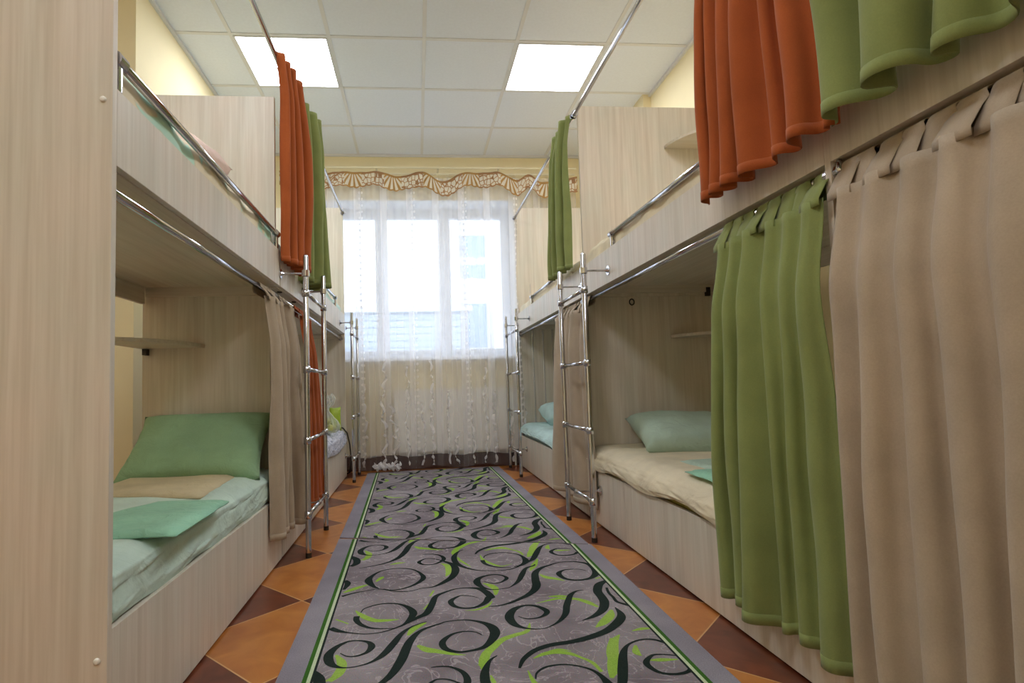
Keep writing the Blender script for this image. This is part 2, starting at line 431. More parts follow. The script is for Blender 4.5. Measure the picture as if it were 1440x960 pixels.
box(bm, XL, OX0, YW, YW+WT, 0, CEIL); box(bm, OX1, XR, YW, YW+WT, 0, CEIL)
box(bm, OX0, OX1, YW, YW+WT, 0, OZ0); box(bm, OX0, OX1, YW, YW+WT, OZ1, CEIL)
struct('wall_back', bm, M['wall'])
# white-painted reveal of the window niche
bm = bmesh.new()
box(bm, OX0, OX1, YW+.002, YW+.28, OZ1-.006, OZ1); box(bm, OX1-.006, OX1, YW+.002, YW+.28, OZ0, OZ1-.006); box(bm, OX0, OX0+.006, YW+.002, YW+.28, OZ0, OZ1-.006)
struct('trim_3', bm, M['pvc'])
struct('trim_4', B(OX0-.04, OX1+.04, YW-.085, YW+.29, OZ0, OZ0+.028), M['pvc'], bevel=.004)    # sill
struct('baseboard_back', B(XL, XR, YW-.012, YW, 0, .133), M['baseboard'])
struct('baseboard_left', B(XL, XL+.012, YJ, YW-.012, 0, .133), M['baseboard'])
struct('baseboard_right', B(XR-.012, XR, YB, 4.02, 0, .133), M['baseboard'])
# window
WY = YW+.28
win = bpy.data.objects.new('window_1', None); COL.objects.link(win); win.location = (0, WY, OZ0); win['kind'] = 'structure'; WORLD['window_1'] = (0, WY, OZ0)
def frame_rect(bm, x0, x1, z0, z1, w, y0, y1):
    box(bm, x0, x0+w, y0, y1, z0, z1); box(bm, x1-w, x1, y0, y1, z0, z1); box(bm, x0+w, x1-w, y0, y1, z0, z0+w); box(bm, x0+w, x1-w, y0, y1, z1-w, z1)
bm = bmesh.new(); frame_rect(bm, OX0, OX1, OZ0+.028, OZ1-.006, .055, WY, WY+.07)
box(bm, -.345, -.30, WY, WY+.07, OZ0+.08, OZ1-.06); box(bm, .28, .325, WY, WY+.07, OZ0+.08, OZ1-.06)
obj('window_frame', bm, M['pvc'], win, bevel=.004)
for (a, b_) in ((OX0+.055, -.345), (-.30, .28), (.325, OX1-.055)):
    bm = bmesh.new(); frame_rect(bm, a, b_, OZ0+.083, OZ1-.061, .038, WY-.012, WY+.05); s_ = obj('window_sash', bm, M['pvc'], win, bevel=.004)
    obj('window_pane', B(a+.036, b_-.036, WY+.02, WY+.026, OZ0+.119, OZ1-.097), M['glass'], s_)
# ceiling lamps: two rows, further pairs over and behind the camera
def ceiling_lamp(ix, jy, label):
    x0 = GX+.6*ix; y0 = GY+.6*jy
    t = thing('ceiling_light', label, 'ceiling light', (x0+.3, y0+.3, CEIL-.03), 'square ceiling lights')
    bm = bmesh.new()
    w = .012
    for (a, b_, c, d) in ((x0+.012, x0+.022, y0+.012, y0+.588), (x0+.578, x0+.588, y0+.012, y0+.588), (x0+.022, x0+.578, y0+.012, y0+.022), (x0+.022, x0+.578, y0+.578, y0+.588)):
        box(bm, a, b_, c, d, CEIL-.008, CEIL-.0002)
    obj('frame', bm, M['tbar'], t)
    obj('diffuser', B(x0+.022, x0+.578, y0+.022, y0+.578, CEIL-.006, CEIL-.0003), M['lamp'], t)
ceiling_lamp(-2, 0, 'lit square ceiling light above the left bunks by the window')
ceiling_lamp(1, 0, 'lit square ceiling light above the right bunks by the window')
for jy in (-4, -7):
    for ix in (-2, 1): ceiling_lamp(ix, jy, 'square ceiling light over the near end of the aisle' if jy == -4 else 'square ceiling light at the door end of the room')

# ------------------------------------------------------------------ radiator
rad = thing('radiator', 'cream panel radiator under the window sill', 'radiator', (.38, YW-.06, .16))
bm = B(-.215, .98, YW-.095, YW-.08, .165, .735)
obj('front_panel', bm, M['rad'], rad, bevel=.004)
bm = B(-.215, .98, YW-.08, YW-.035, .715, .733)
obj('top_grille', bm, M['rad'], rad)
bm = B(-.21, .975, YW-.05, YW-.03, .17, .72)
for x in (-.05, .8): box(bm, x, x+.03, YW-.03, YW-.001, .3, .6)
obj('back_panel', bm, M['rad'], rad)
bm = bmesh.new(); tube(bm, [(.9, YW-.06, .18), (.9, YW-.06, .03), (.9, YW-.06, .005)], .009); obj('pipe', bm, M['rad'], rad)

# ------------------------------------------------------------------ bunks
XFL, XFR = -.621, .945
TH = .018
def shelf_bm(cx, cy, z, rx, ry, sx, sy, t=.016, n=20):
    """quarter-round corner shelf, corner at (cx,cy)"""
    bm = bmesh.new()
    pts = [(cx, cy)] + [(cx+sx*rx*math.cos(a*PI/2/n), cy+sy*ry*math.sin(a*PI/2/n)) for a in range(n+1)]
    lo = [bm.verts.new((x, y, z-t)) for x, y in pts]; hi = [bm.verts.new((x, y, z)) for x, y in pts]
    bm.faces.new(lo); bm.faces.new(hi[::-1])
    for i in range(len(pts)):
        j = (i+1) % len(pts); bm.faces.new((lo[i], lo[j], hi[j], hi[i]))
    bmesh.ops.recalc_face_normals(bm, faces=bm.faces)
    return bm
def rod_part(parent, name, x, y0, y1, z, r=.0115, ends=True, label=None):
    bm = bmesh.new(); tube(bm, [(x, y0, z), (x, y1, z)], r)
    o = obj(name, bm, M['chrome'], parent, smooth=False)
    for p in o.data.polygons: p.use_smooth = len(p.vertices) == 4
    if ends:
        for y, s in ((y0, 1), (y1, -1)):
            bm = bmesh.new(); tube(bm, [(x, y, z), (x, y+s*.012, z)], r+.009); obj('rod_socket', bm, M['chrome'], o)
    return o
def guard_rail(parent, x, y0, y1, z, zt, inner):
    bm = bmesh.new(); tube(bm, [(x, y0, z), (x, y1, z)], .0115)
    o = obj('guard_rail', bm, M['chrome'], parent)
    for p in o.data.polygons: p.use_smooth = len(p.vertices) == 4
    for y in (y0+.015, y1-.015):
        bm = bmesh.new()
        tube(bm, [(x, y-.016, z), (x, y+.016, z)], .0165)
        tube(bm, [(x, y, z), (x, y, zt+.002)], .008, 10)
        box(bm, x+(.006 if inner > 0 else -.006), x+inner*.012, y-.012, y+.012, zt-.05, zt+.03)
        obj('rail_bracket', bm, M['chrome'], o)
    return o
def bunk(label, side, y0, y1, p0, p1, group='two-tier bunk beds', plat=1.235, ztop0=2.36, ztop1=2.36, xback=None, rail=None, cleat=True, recess=0, toprod=True, toprod_y=None):
    """side -1 left of the aisle, +1 right. p0/p1: build the end panel at y0 (near) / y1 (far)"""
    xf_ = XFL if side < 0 else XFR; s = side
    xb = xback
    t = thing('bunk_bed', label, 'bunk bed', ((xf_+xb)/2, (y0+y1)/2, 0), group)
    def P(a): return xf_+s*a
    D = abs(xb-xf_)
    ya = y0+(TH if True else 0); yb = y1-TH if p1 else y1
    # front boards
    obj('base_board', B(P(0), P(TH), ya, yb, .008, .288), M['wood'], t, bevel=.001)
    obj('front_board', B(P(0), P(TH), ya, yb, 1.239, 1.406), M['wood'], t, bevel=.001)
    obj('bed_deck', B(P(TH), xb, ya, yb, .25, .266), M['wood_y'], t)
    obj('bed_deck', B(P(TH), xb, ya, yb, plat, plat+.016), M['wood_y'], t)
    if cleat:
        obj('cleat', B(P(.05), xb-s*.02, yb-.018, yb, plat-.042, plat), M['wood_x'], t)
        obj('back_rail', B(xb-s*.0, xb-s*.018, ya, yb-.018, plat-.075, plat), M['wood_y'], t, bevel=.001)
    if p0: obj('side_panel', B(P(0), xb, y0, y0+TH, 0, ztop0), M['wood'], t, bevel=.0012)
    if p1:
        if recess:
            obj('side_panel', B(P(recess), xb, yb, y1, 0, 1.238), M['wood'], t, bevel=.0012)
            obj('side_panel', B(P(TH+.001), xb, yb, y1, 1.239, ztop1), M['wood'], t, bevel=.0012)
        else: obj('side_panel', B(P(0), xb, yb, y1, 0, ztop1), M['wood'], t, bevel=.0012)
    if s > 0: obj('rod_batten', B(P(TH), P(.062), ya, yb, 1.2395, 1.2575), M['wood_y'], t)
    rx = P(.034) if side < 0 else P(.022); rz = 1.198 if side < 0 else 1.216
    rod_part(t, 'curtain_rod', rx, ya, yb, rz)
    if toprod:
        a, b_ = toprod_y or (ya, yb)
        rod_part(t, 'curtain_rod', P(.0), a, b_, 2.31)
    if rail: guard_rail(t, P(.009), rail[0], rail[1], 1.478 if side < 0 else 1.468, 1.406, s)
    return t, rx, rz
XBL, XBR = -1.225, 1.76
L1, lrx, lrz = bunk('pale wood bunk bed at left front, its wide end panel nearest the camera', -1, 1.18, 2.607, True, True, xback=XBL, ztop0=2.36, ztop1=2.138, rail=(1.203, 2.585), recess=.045, toprod_y=(1.198, 2.62))
L2, _, _ = bunk('pale wood bunk bed at left rear, beside the window, under a green curtain', -1, 2.589, 4.905, False, True, xback=XBL, ztop1=2.36, rail=(3.3, 4.42), recess=0, toprod_y=(2.62, 4.887))
R1, rrx, rrz = bunk('pale wood bunk bed at right front, hidden behind the wide beige curtain', 1, -.78, 1.149, True, False, xback=XBR, plat=1.30, rail=None)
R2, _, _ = bunk('pale wood bunk bed in the middle right with orange upper and green lower curtains', 1, 1.149, 3.05+TH, True, True, xback=XBR, plat=1.30, rail=(1.25, 2.575), ztop1=2.36, recess=.035)
R3, _, _ = bunk('pale wood bunk bed at right rear, beside the window, with aqua bedding', 1, 3.05, 5.06, False, True, xback=XBR, plat=1.30, rail=(3.5, 4.445), ztop1=2.41)
# details on the near left panel
for z in (1.373, .234):
    bm = bmesh.new(); tube(bm, [(-.6395, 1.182, z), (-.6395, 1.177, z), (-.6395, 1.1755, z)], [.0062, .0062, .004], 18); obj('screw_cap', bm, M['plastic_white'], L1, smooth=True)
for y in (2.2, 2.50, 2.48):
    pass
bm = bmesh.new(); tube(bm, [(-.653, 2.72, 1.2345), (-.653, 2.72, 1.229)], .012, 16); obj('cam_fitting', bm, M['dark_metal'], L2)
bm = bmesh.new(); tube(bm, [(-.653, 3.03, 1.2345), (-.653, 3.03, 1.229)], .012, 16); obj('cam_fitting', bm, M['dark_metal'], L2)
# corner shelves
obj('corner_shelf', shelf_bm(-1.224, 2.588, .975, .27, .45, 1, -1), M['wood_x'], L1, bevel=.001)
bm = B(-1.213, -1.195, 2.560, 2.589, .93, .958); obj('shelf_bracket', bm, M['dark_metal'], L1)
bm = B(-1.223, -1.206, 2.575, 2.589, .978, 1.0); obj('shelf_bracket', bm, M['dark_metal'], L1)
obj('corner_shelf', shelf_bm(XBR, 3.0495, 1.012, .30, .26, -1, -1), M['wood_x'], R2, bevel=.001)
obj('corner_shelf', shelf_bm(XBR, 3.0495, 2.125, .285, .30, -1, -1), M['wood_x'], R2, bevel=.001)
bm = bmesh.new()
tube(bm, [(1.236+.014*math.cos(a*PI/8), 3.046, 1.207+.017*math.sin(a*PI/8)) for a in range(17)], .0035, 8); obj('hook_ring', bm, M['dark_metal'], R2, smooth=True)
obj('bracket', B(1.675, 1.70, 3.03, 3.0495, 1.235, 1.285), M['dark_metal'], R2)
obj('bracket', B(XFR-.0005, XFR+.003, 4.80, 5.04, .010, .287), M['wood'], R3).name = 'end_strip'
# small eye screw under the near right board
bm = bmesh.new(); tube(bm, [(.955, 1.135, 1.238), (.954, 1.134, 1.228), (.952, 1.132, 1.215), (.950, 1.129, 1.205)], [.005, .0075, .008, .006], 12); obj('rod_hook', bm, M['chrome'], R1, smooth=True)

# ------------------------------------------------------------------ ladders
def ladder(label, x, ya, yb, wallx):
    t = thing('ladder', label, 'ladder', (x, (ya+yb)/2, 0), 'chrome tube bunk ladders')
    s = 1 if wallx > x else -1
    for y in (ya, yb):
        bm = bmesh.new(); tube(bm, [(x, y, .012), (x, y, .02), (x, y, 1.378), (x, y, 1.385)], [.0125, .0125, .0125, .009], 18)
        p = obj('post', bm, M['chrome'], t)
        for f in p.data.polygons: f.use_smooth = len(f.vertices) == 4
        bm = bmesh.new(); tube(bm, [(x, y, 0), (x, y, .022)], .0138, 16); obj('foot_cap', bm, M['dark_metal'], p)
        for z in (1.298,):
            bm = bmesh.new()
            tube(bm, [(x, y, z-.014), (x, y, z+.014)], .0175, 18)
            tube(bm, [(x+s*.015, y, z), (wallx-s*.02, y, z), (wallx-s*.008, y, z), (wallx-s*.001, y, z)], [.0048, .0048, .011, .012], 12)
            tube(bm, [(wallx-s*.005, y, z), (wallx-s*.0006, y, z)], .023, 20)
            obj('wall_bracket', bm, M['chrome'], t)
    ym, z = (ya+yb)/2+.03, .19
    bm = bmesh.new()
    tube(bm, [(x, ym-.014, z), (x, ym+.014, z)], .0135, 18)
    tube(bm, [(x+s*.012, ym, z), (wallx-s*.02, ym, z), (wallx-s*.008, ym, z), (wallx-s*.001, ym, z)], [.0052, .0052, .013, .014], 12)
    tube(bm, [(wallx-s*.005, ym, z), (wallx-s*.0006, ym, z)], .025, 20)
    obj('wall_bracket', bm, M['chrome'], t)
    for z in (.19, .525, .85, 1.205):
        bm = bmesh.new()
        tube(bm, [(x, ya+.012, z), (x, yb-.012, z)], .0095, 16)
        for y, d in ((ya, 1), (yb, -1)):
            tube(bm, [(x, y, z-.016), (x, y, z+.016)], .0168, 18)
            tube(bm, [(x, y+d*.012, z), (x, y+d*.04, z)], .0135, 16)
        r_ = obj('rung', bm, M['chrome'], t)
        for f in r_.data.polygons: f.use_smooth = len(f.vertices) == 4
    return t
ladder('chrome ladder on the left bunks nearest the camera, by the beige curtain', -.505, 2.60, 3.085, XFL)
ladder('chrome ladder at the left rear beside the window curtain', -.522, 4.575, 4.97, XFL)
ladder('chrome ladder on the right bunks in front of the beige curtain', .82, 2.60, 3.04, XFR)
ladder('chrome ladder at the right rear beside the window curtain', .83, 4.50, 5.02, XFR)

# ------------------------------------------------------------------ bunk curtains
def bunk_curtain(label, side, rodx, rodz, x0, yt, yb, zb, n, kt, kb, m, seed, ztop=None, tabs=True, group='bunk privacy curtains', nv=44, tabw=.9, topx=.6, dep=1., lean=0., hemw=.0):
    """side: sign of X towards the aisle. Each row of the cloth is a meander of folds; the head hangs from the rod on tabs"""
    t = thing('bunk_curtain', label, 'curtain', (x0, (yt[0]+yt[1])/2, zb), group)
    rnd = random.Random(seed)
    ztop = ztop or rodz-.045
    nf = int(math.ceil(n)); per = 26; nu = nf*per
    wd = [rnd.uniform(.62, 1.5) for _ in range(nf)]; th = [rnd.uniform(.78, 1.15) for _ in range(nf+1)]
    dr = [rnd.uniform(-1, 1) for _ in range(nf+1)]
    tab = []
    for j in range(nv+1):
        v = j/nv
        k = lerp(kt, kb, smoothst(v*1.6))
        xs = [0.]; ys = [0.]
        for i in range(nu):
            f = i//per; fr = (i+.5)/per-f
            w_ = wd[f]*(1+.30*dr[f]*math.sin(2.2*v+f)*v)
            th_ = lerp(th[f], th[f+1], smoothst(fr))*k*(1+.10*math.sin(6*v+f*1.7+seed))
            a = th_*(math.sin(2*PI*fr)+.16*math.sin(4*PI*fr+dr[f]*2))
            xs.append(xs[-1]+w_*math.sin(a)); ys.append(ys[-1]+w_*math.cos(a))
        y0_ = lerp(yt[0], yb[0], smoothst(v**.8)); y1_ = lerp(yt[1], yb[1], smoothst(v**.8))
        sc_ = (y1_-y0_)/ys[-1]; tr = xs[-1]
        mx = sum(x-tr*i/nu for i, x in enumerate(xs))/(nu+1)
        xc = lerp(lerp(rodx+side*.016, x0, topx), x0, smoothst(v/.22))
        row = []
        for i in range(nu+1):
            s_ = i/nu
            x = xc + side*abs(sc_)*dep*(xs[i]-tr*s_-mx) + side*lean*v*s_
            y = y0_+sc_*ys[i]
            x += .006*noise.noise(Vector((y*8+seed, v*4, seed)))*min(1, v*4)
            z = lerp(ztop, zb, v) + hemw*math.sin(s_*nf*2.1+seed)*v**3
            row.append(Vector((x, y, z)))
        tab.append(row)
    bm = bmesh.new()
    g = [[bm.verts.new(p) for p in row] for row in tab]
    for j in range(nv):
        for i in range(nu): bm.faces.new((g[j][i], g[j][i+1], g[j+1][i+1], g[j+1][i]))
    obj('cloth', bm, m, t, smooth=True, solid=.0016)
    # turned hem at the foot, stitched on the aisle face
    bm = bmesh.new(); rows = []
    for v in (.974, .987, 1.0005):
        q = min(nv-1e-6, v*nv); j = int(q); f = q-j; row = []
        for i in range(nu+1):
            p = tab[j][i].lerp(tab[j+1][i], f); a_ = tab[j][max(0, i-1)]; b_ = tab[j][min(nu, i+1)]
            d = b_-a_; nrm = Vector((-d.y, d.x, 0))
            if (yt[1] > yt[0]) == (side > 0): nrm = -nrm
            nrm.normalize(); row.append(bm.verts.new(p+nrm*.0016-Vector((0, 0, .0012 if v > 1 else 0))))
        rows.append(row)
    for A_, C_ in zip(rows, rows[1:]):
        for i in range(nu): bm.faces.new((A_[i], A_[i+1], C_[i+1], C_[i]))
    obj('hem', bm, m, t, smooth=True, solid=.0008)
    if tabs:
        w = abs(yt[1]-yt[0]); nt_ = max(3, int(round(w/.055)))
        for i in range(nt_):
            ii = int((i+.5)/nt_*nu); P0 = tab[0][ii]; yc = P0.y; hw = w/nt_*tabw/2*rnd.uniform(.9, 1.1); r = .0155; xt_ = P0.x-side*.003
            path = [(xt_, ztop-.018), (xt_, ztop-.002), (lerp(xt_, rodx+side*r, .6), lerp(ztop, rodz, .6)), (rodx+side*r, rodz-.006)]
            path += [(rodx+side*r*math.cos(a*PI/8), rodz+r*math.sin(a*PI/8)) for a in range(9)]
            path += [(rodx-side*r, rodz-.02), (rodx-side*(r-.004), ztop+.012)]
            sk = rnd.uniform(-.006, .006); L_ = len(path)-1
            bm = bmesh.new()
            grid(bm, lambda u, v: (path[int(round(v*L_))][0], yc+(u-.5)*2*hw*(1+.2*math.cos(v*2*PI))+sk*math.sin(v*PI), path[int(round(v*L_))][1]), 3, L_)
            obj('tab', bm, m, t, smooth=True, solid=.0016)
    return t
# right side, aisle lies towards -X
LO, UP = 'lower bunk curtains', 'upper bunk curtains'
bunk_curtain('wide beige curtain closing the lower bunk at right front', -1, rrx, rrz, .882, (1.118, -.45), (1.10, -.5), .07, 19, .75, 1.25, M['beige'], 3, ztop=1.158, group=LO, topx=.45, tabw=1.0)
bunk_curtain('long olive green curtain on the middle right lower bunk, left of the wide beige one', -1, rrx, rrz, .892, (1.605, 1.16), (1.632, 1.12), .125, 6, .85, 1.4, M['green'], 11, ztop=1.16, group=LO, hemw=.006, topx=.5, tabw=1.0)
bunk_curtain('olive green curtain hanging from the top edge at upper right front', -1, XFR, 2.31, .862, (1.085, -.5), (1.075, -.5), 1.285, 12, 1.1, 1.5, M['green'], 24, group=UP, dep=.8)
bunk_curtain('burnt orange curtain over the middle right upper bunk', -1, XFR, 2.31, .878, (1.515, 1.13), (1.585, 1.06), 1.285, 7, 1.1, 1.45, M['orange'], 5, group=UP)
bunk_curtain('olive green curtain gathered at the right rear upper bunk', -1, XFR, 2.31, .89, (3.43, 3.09), (3.50, 3.09), 1.42, 5, 1.1, 1.4, M['green'], 9, group=UP, tabs=False, ztop=2.327, topx=.35)
bunk_curtain('narrow beige curtain behind the ladder on the right rear lower bunk', -1, rrx, rrz, .905, (3.58, 2.93), (3.64, 2.88), .085, 4.0, .9, 1.15, M['beige'], 15, group=LO, dep=.5)
# left side, aisle lies towards +X
bunk_curtain('burnt orange curtain gathered beside the left upper bunk', 1, XFL, 2.31, -.575, (2.53, 2.92), (2.56, 2.93), 1.35, 5, 1.35, 1.6, M['orange'], 31, group=UP, tabs=False, ztop=2.327, topx=.5, dep=1.2)
bunk_curtain('olive green curtain just behind the orange one at upper left', 1, XFL, 2.31, -.575, (2.98, 3.36), (2.98, 3.38), 1.34, 4, 1.4, 1.6, M['green'], 17, group=UP, tabs=False, ztop=2.327, topx=.6, dep=1.45)
bunk_curtain('narrow beige curtain gathered by the left ladder', 1, lrx, lrz, -.580, (2.34, 2.78), (2.36, 2.86), .14, 5, 1.2, 1.4, M['beige'], 41, group=LO, lean=.0, dep=.75)
bunk_curtain('rust orange curtain behind the left ladder on the lower bunk', 1, lrx, lrz, -.58, (2.98, 3.22), (3.0, 3.48), .135, 4, 1.2, 1.4, M['orange'], 47, group=LO, dep=.8)

# ------------------------------------------------------------------ bedding
def one(name, bm, m, label, cat, group=None, **k):
    o = obj(name, bm, m, **k); tag(o, label, cat, group); return recentre(o)
one('mattress', soft_box(-.645, -1.2, 1.2, 2.54, .268, .403, .04, .003, 1), M['mint'], 'mattress under a pale mint sheet on the left front lower bunk', 'mattress', smooth=True)
one('mattress', soft_box(-.645, -1.2, 1.2, 2.57, 1.253, 1.512, .035, .011, 2, (24, 60, 8), 9), M['mintcream'], 'upper left mattress in mint and cream bedding behind the chrome rail', 'mattress', smooth=True)
one('mattress', soft_box(-.645, -1.2, 2.62, 4.875, .268, .40, .045, .005, 3), M['mint'], 'mattress under a patterned blanket on the left rear lower bunk', 'mattress', smooth=True)
one('mattress', soft_box(.968, 1.745, 1.175, 3.04, .268, .386, .04, .004, 4), M['yellow'], 'mattress with yellow cover under a cream sheet, middle right lower bunk', 'mattress', smooth=True)
one('mattress', soft_box(.968, 1.745, 3.075, 5.03, .268, .384, .04, .004, 5), M['aqua'], 'mattress under an aqua sheet on the right rear lower bunk', 'mattress', smooth=True)
one('mattress', soft_box(.966, 1.745, 1.175, 3.04, 1.318, 1.493, .035, .009, 6, nsc=9), M['cream'], 'mattress in a cream sheet on the middle right upper bunk', 'mattress', smooth=True)
one('mattress', soft_box(.966, 1.745, 3.075, 5.03, 1.318, 1.485, .04, .006, 7), M['cream'], 'mattress in a cream sheet on the right rear upper bunk', 'mattress', smooth=True)
one('mattress', soft_box(-.645, -1.2, 2.62, 4.87, 1.253, 1.49, .045, .006, 8), M['mint'], 'mattress on the left rear upper bunk', 'mattress', smooth=True)
def drape(side, xf_, xb, y0, y1, ztop, hem, m, seed, out=.012, nu=110, skip=False):
    s = side   # +1: bed to the right
    def fn(u, v):
        y = lerp(y0, y1, u); h = hem(u)
        w = noise.noise(Vector((y*4+seed, 0, 0)))
        top = [(xb, ztop-.004), (lerp(xb, xf_, .5), ztop+.004), (xf_+s*.07, ztop+.002), (xf_+s*.03, ztop-.010), (xf_+s*.004, ztop-.03), (xf_-s*out, ztop-.055), (xf_-s*(out+.004), lerp(ztop-.055, h, .6)), (xf_-s*(out-.002), h)]
        k = v*(len(top)-1); i = min(len(top)-2, int(k)); f = smoothst(k-i) if i > 4 else k-i
        x = lerp(top[i][0], top[i+1][0], f); z = lerp(top[i][1], top[i+1][1], f)
        d = noise.noise(Vector((y*7+seed+v*3, v*6, seed)))+.5*noise.noise(Vector((y*15+v*9+seed, v*9, seed)))
        dd = .007*d*smoothst(v*3)
        return (x-s*(abs(dd)*1.6*(v > .6)*(0 if skip and v > .93 else 1)), y, z+dd*(.7 if v < .6 else .4))
    bm = bmesh.new(); grid(bm, fn, nu, 40); return bm
one('bed_sheet', drape(1, XFR, 1.66, 1.178, 3.045, .40, lambda u: .302+.014*math.sin(u*19)+.03*smoothst((u-.9)*10)-.015*smoothst((u-.55)*4)*smoothst((.85-u)*6), M['cream'], 2), M['cream'], 'cream sheet draped over the edge of the middle right lower bunk', 'sheet', smooth=True, solid=.003)
one('bed_sheet', drape(1, XFR, 1.70, 3.08, 5.025, .398, lambda u: .30-.02*math.sin(u*8)+.04*smoothst((u-.6)*2.5), M['aqua'], 5), M['aqua'], 'aqua sheet draped over the edge of the right rear lower bunk', 'sheet', smooth=True, solid=.003)
one('bed_sheet', drape(-1, XFL, -1.19, 1.202, 2.545, .414, lambda u: .2905+.004*math.sin(u*23), M['mint'], 12, out=-.010, skip=True), M['mint'], 'pale mint sheet on the left front lower bunk under the folded linen', 'sheet', smooth=True, solid=.003)
one('blanket', drape(-1, XFL, -1.15, 2.62, 4.72, .43, lambda u: .285+.012*math.sin(u*14), M['blanket'], 8, out=.014), M['blanket'], 'blue and white patterned blanket over the left rear lower bunk', 'blanket', smooth=True, solid=.008)

def place_pillow(label, m, w, l, t, seed, mtx, plump=.5):
    bm = xf(pillow_bm(w, l, t, seed, plump=plump), mtx); return one('pillow', bm, m, label, 'pillow', 'bed pillows', smooth=True)
T = Matrix.Translation; Rx = lambda a: Matrix.Rotation(a, 4, 'X'); Ry = lambda a: Matrix.Rotation(a, 4, 'Y'); Rz = lambda a: Matrix.Rotation(a, 4, 'Z')
place_pillow('green pillow leaning on the panel of the left front lower bunk', M['pillow_green'], .57, .38, .13, 1, T((-.915, 2.425, .53)) @ Rz(.0) @ Rx(math.radians(42)))
place_pillow('pale mint pillow lying on the cream sheet of the middle right bunk', M['pillow_mint'], .62, .42, .17, 4, T((1.43, 2.78, .47)) @ Rz(-.12) @ Rx(math.radians(18)) @ Ry(math.radians(3)))
place_pillow('round aqua pillow on the right rear lower bunk', M['aqua'], .56, .40, .19, 7, T((1.36, 4.75, .482)) @ Rx(math.radians(12)), plump=.42)
place_pillow('pale pink pillow peeking above the upper left chrome rail', M['pink'], .40, .34, .15, 9, T((-.90, 2.02, 1.60)) @ Rx(math.radians(8)))
def slab(poly, z, h, wr, seed, n=14):
    """folded cloth on a quad outline: thin stack with soft wavy top"""
    bm = bmesh.new(); A, B_, C_, D_ = [Vector(p) for p in poly]
    def fn(u, v, k):
        p = A.lerp(B_, u).lerp(D_.lerp(C_, u), v)
        e = min(u, v, 1-u, 1-v)*n
        q = .004*noise.noise(Vector((p.x*9+seed, p.y*9, 0)))
        return (p.x+.004*noise.noise(Vector((p.y*14+seed, v, 3))), p.y+.004*noise.noise(Vector((p.x*14, u, seed))), z+(h*smoothst(.35+e*.9)+q+wr*noise.noise(Vector((p.x*5, p.y*5, seed))) if k else 0))
    g1 = [[bm.verts.new(fn(i/n, j/n, 1)) for j in range(n+1)] for i in range(n+1)]
    g0 = [[bm.verts.new(fn(i/n, j/n, 0)) for j in range(n+1)] for i in range(n+1)]
    for i in range(n):
        for j in range(n):
            bm.faces.new((g1[i][j], g1[i+1][j], g1[i+1][j+1], g1[i][j+1])); bm.faces.new((g0[i][j], g0[i][j+1], g0[i+1][j+1], g0[i+1][j]))
    for k in range(n):
        for a, b_ in (((k, 0), (k+1, 0)), ((k+1, n), (k, n)), ((0, k+1), (0, k)), ((n, k), (n, k+1))):
            bm.faces.new((g0[a[0]][a[1]], g0[b_[0]][b_[1]], g1[b_[0]][b_[1]], g1[a[0]][a[1]]))
    return bm
one('folded_sheet', slab([(-1.16, 2.0), (-.70, 1.86), (-.735, 2.37), (-1.15, 2.36)], .417, .014, .003, 3), M['linen_beige'], 'folded beige sheet on the left front lower bunk below the pillow', 'sheet', 'folded linen', smooth=True)
one('folded_towel', slab([(-.98, 1.40), (-.575, 1.385), (-.585, 1.78), (-.80, 1.82)], .417, .012, .002, 6), M['towel'], 'folded jade green towel on the left front lower bunk', 'towel', 'folded linen', smooth=True)
one('folded_sheet', slab([(1.10, 1.66), (1.50, 1.62), (1.46, 2.38), (1.12, 2.32)], .402, .012, .003, 8), M['pillow_mint'], 'pale mint folded sheet beside the pillow of the middle right bunk', 'sheet', 'folded linen', smooth=True)
one('folded_towel', slab([(.965, 1.62), (1.30, 1.58), (1.32, 1.96), (.985, 2.0)], .412, .013, .003, 9), M['towel'], 'folded jade green towel on the cream sheet of the middle right bunk', 'towel', 'folded linen', smooth=True)

# fruit in a knotted bag and a lime packet on the patterned blanket
fx, fy, fz = -.665, 4.16, .438
def ball(c, r, sq=.92, seg=16):
    bm = bmesh.new(); bmesh.ops.create_uvsphere(bm, u_segments=seg, v_segments=10, radius=r); xf(bm, T(c) @ Matrix.Diagonal((1, 1, sq, 1))); return bm
for i, (dx, dy, dz, r) in enumerate(((-.032, -.02, .032, .032), (.034, -.012, .031, .031), (.002, .036, .033, .033), (.0, .0, .082, .030))):
    bm = ball((fx+dx, fy+dy, fz+dz), r)
    ap = one('apple', bm, M['fruit'], ['yellow green apple at the left of the clear bag', 'yellow green apple at the right of the clear bag', 'yellow green apple at the back of the clear bag', 'yellow green apple on top in the clear bag'][i], 'apple', 'apples in the clear bag', smooth=True)
bm = bmesh.new(); pr = [(0, .004), (.06, .002), (.078, .02), (.08, .05), (.066, .09), (.04, .125), (.016, .16), (.012, .175), (.022, .19), (.05, .215), (.062, .255), (.05, .29)]
def bagf(u, v):
    k = v*(len(pr)-1); i = min(len(pr)-2, int(k)); f = k-i; r = lerp(pr[i][0], pr[i+1][0], f); z = lerp(pr[i][1], pr[i+1][1], f)
    a = 2*PI*u; r *= 1+.16*math.sin(5*a+z*30)*min(1, v*1.4)+.05*math.sin(11*a)
    return (fx+r*math.cos(a)+.01*math.sin(z*18), fy+r*math.sin(a), fz-.002+z*.97+(.012*math.sin(3*a) if v > .85 else 0))
grid(bm, bagf, 48, 33)
one('plastic_bag', bm, M['bag'], 'knotted clear plastic bag of fruit on the patterned blanket', 'bag', smooth=True)
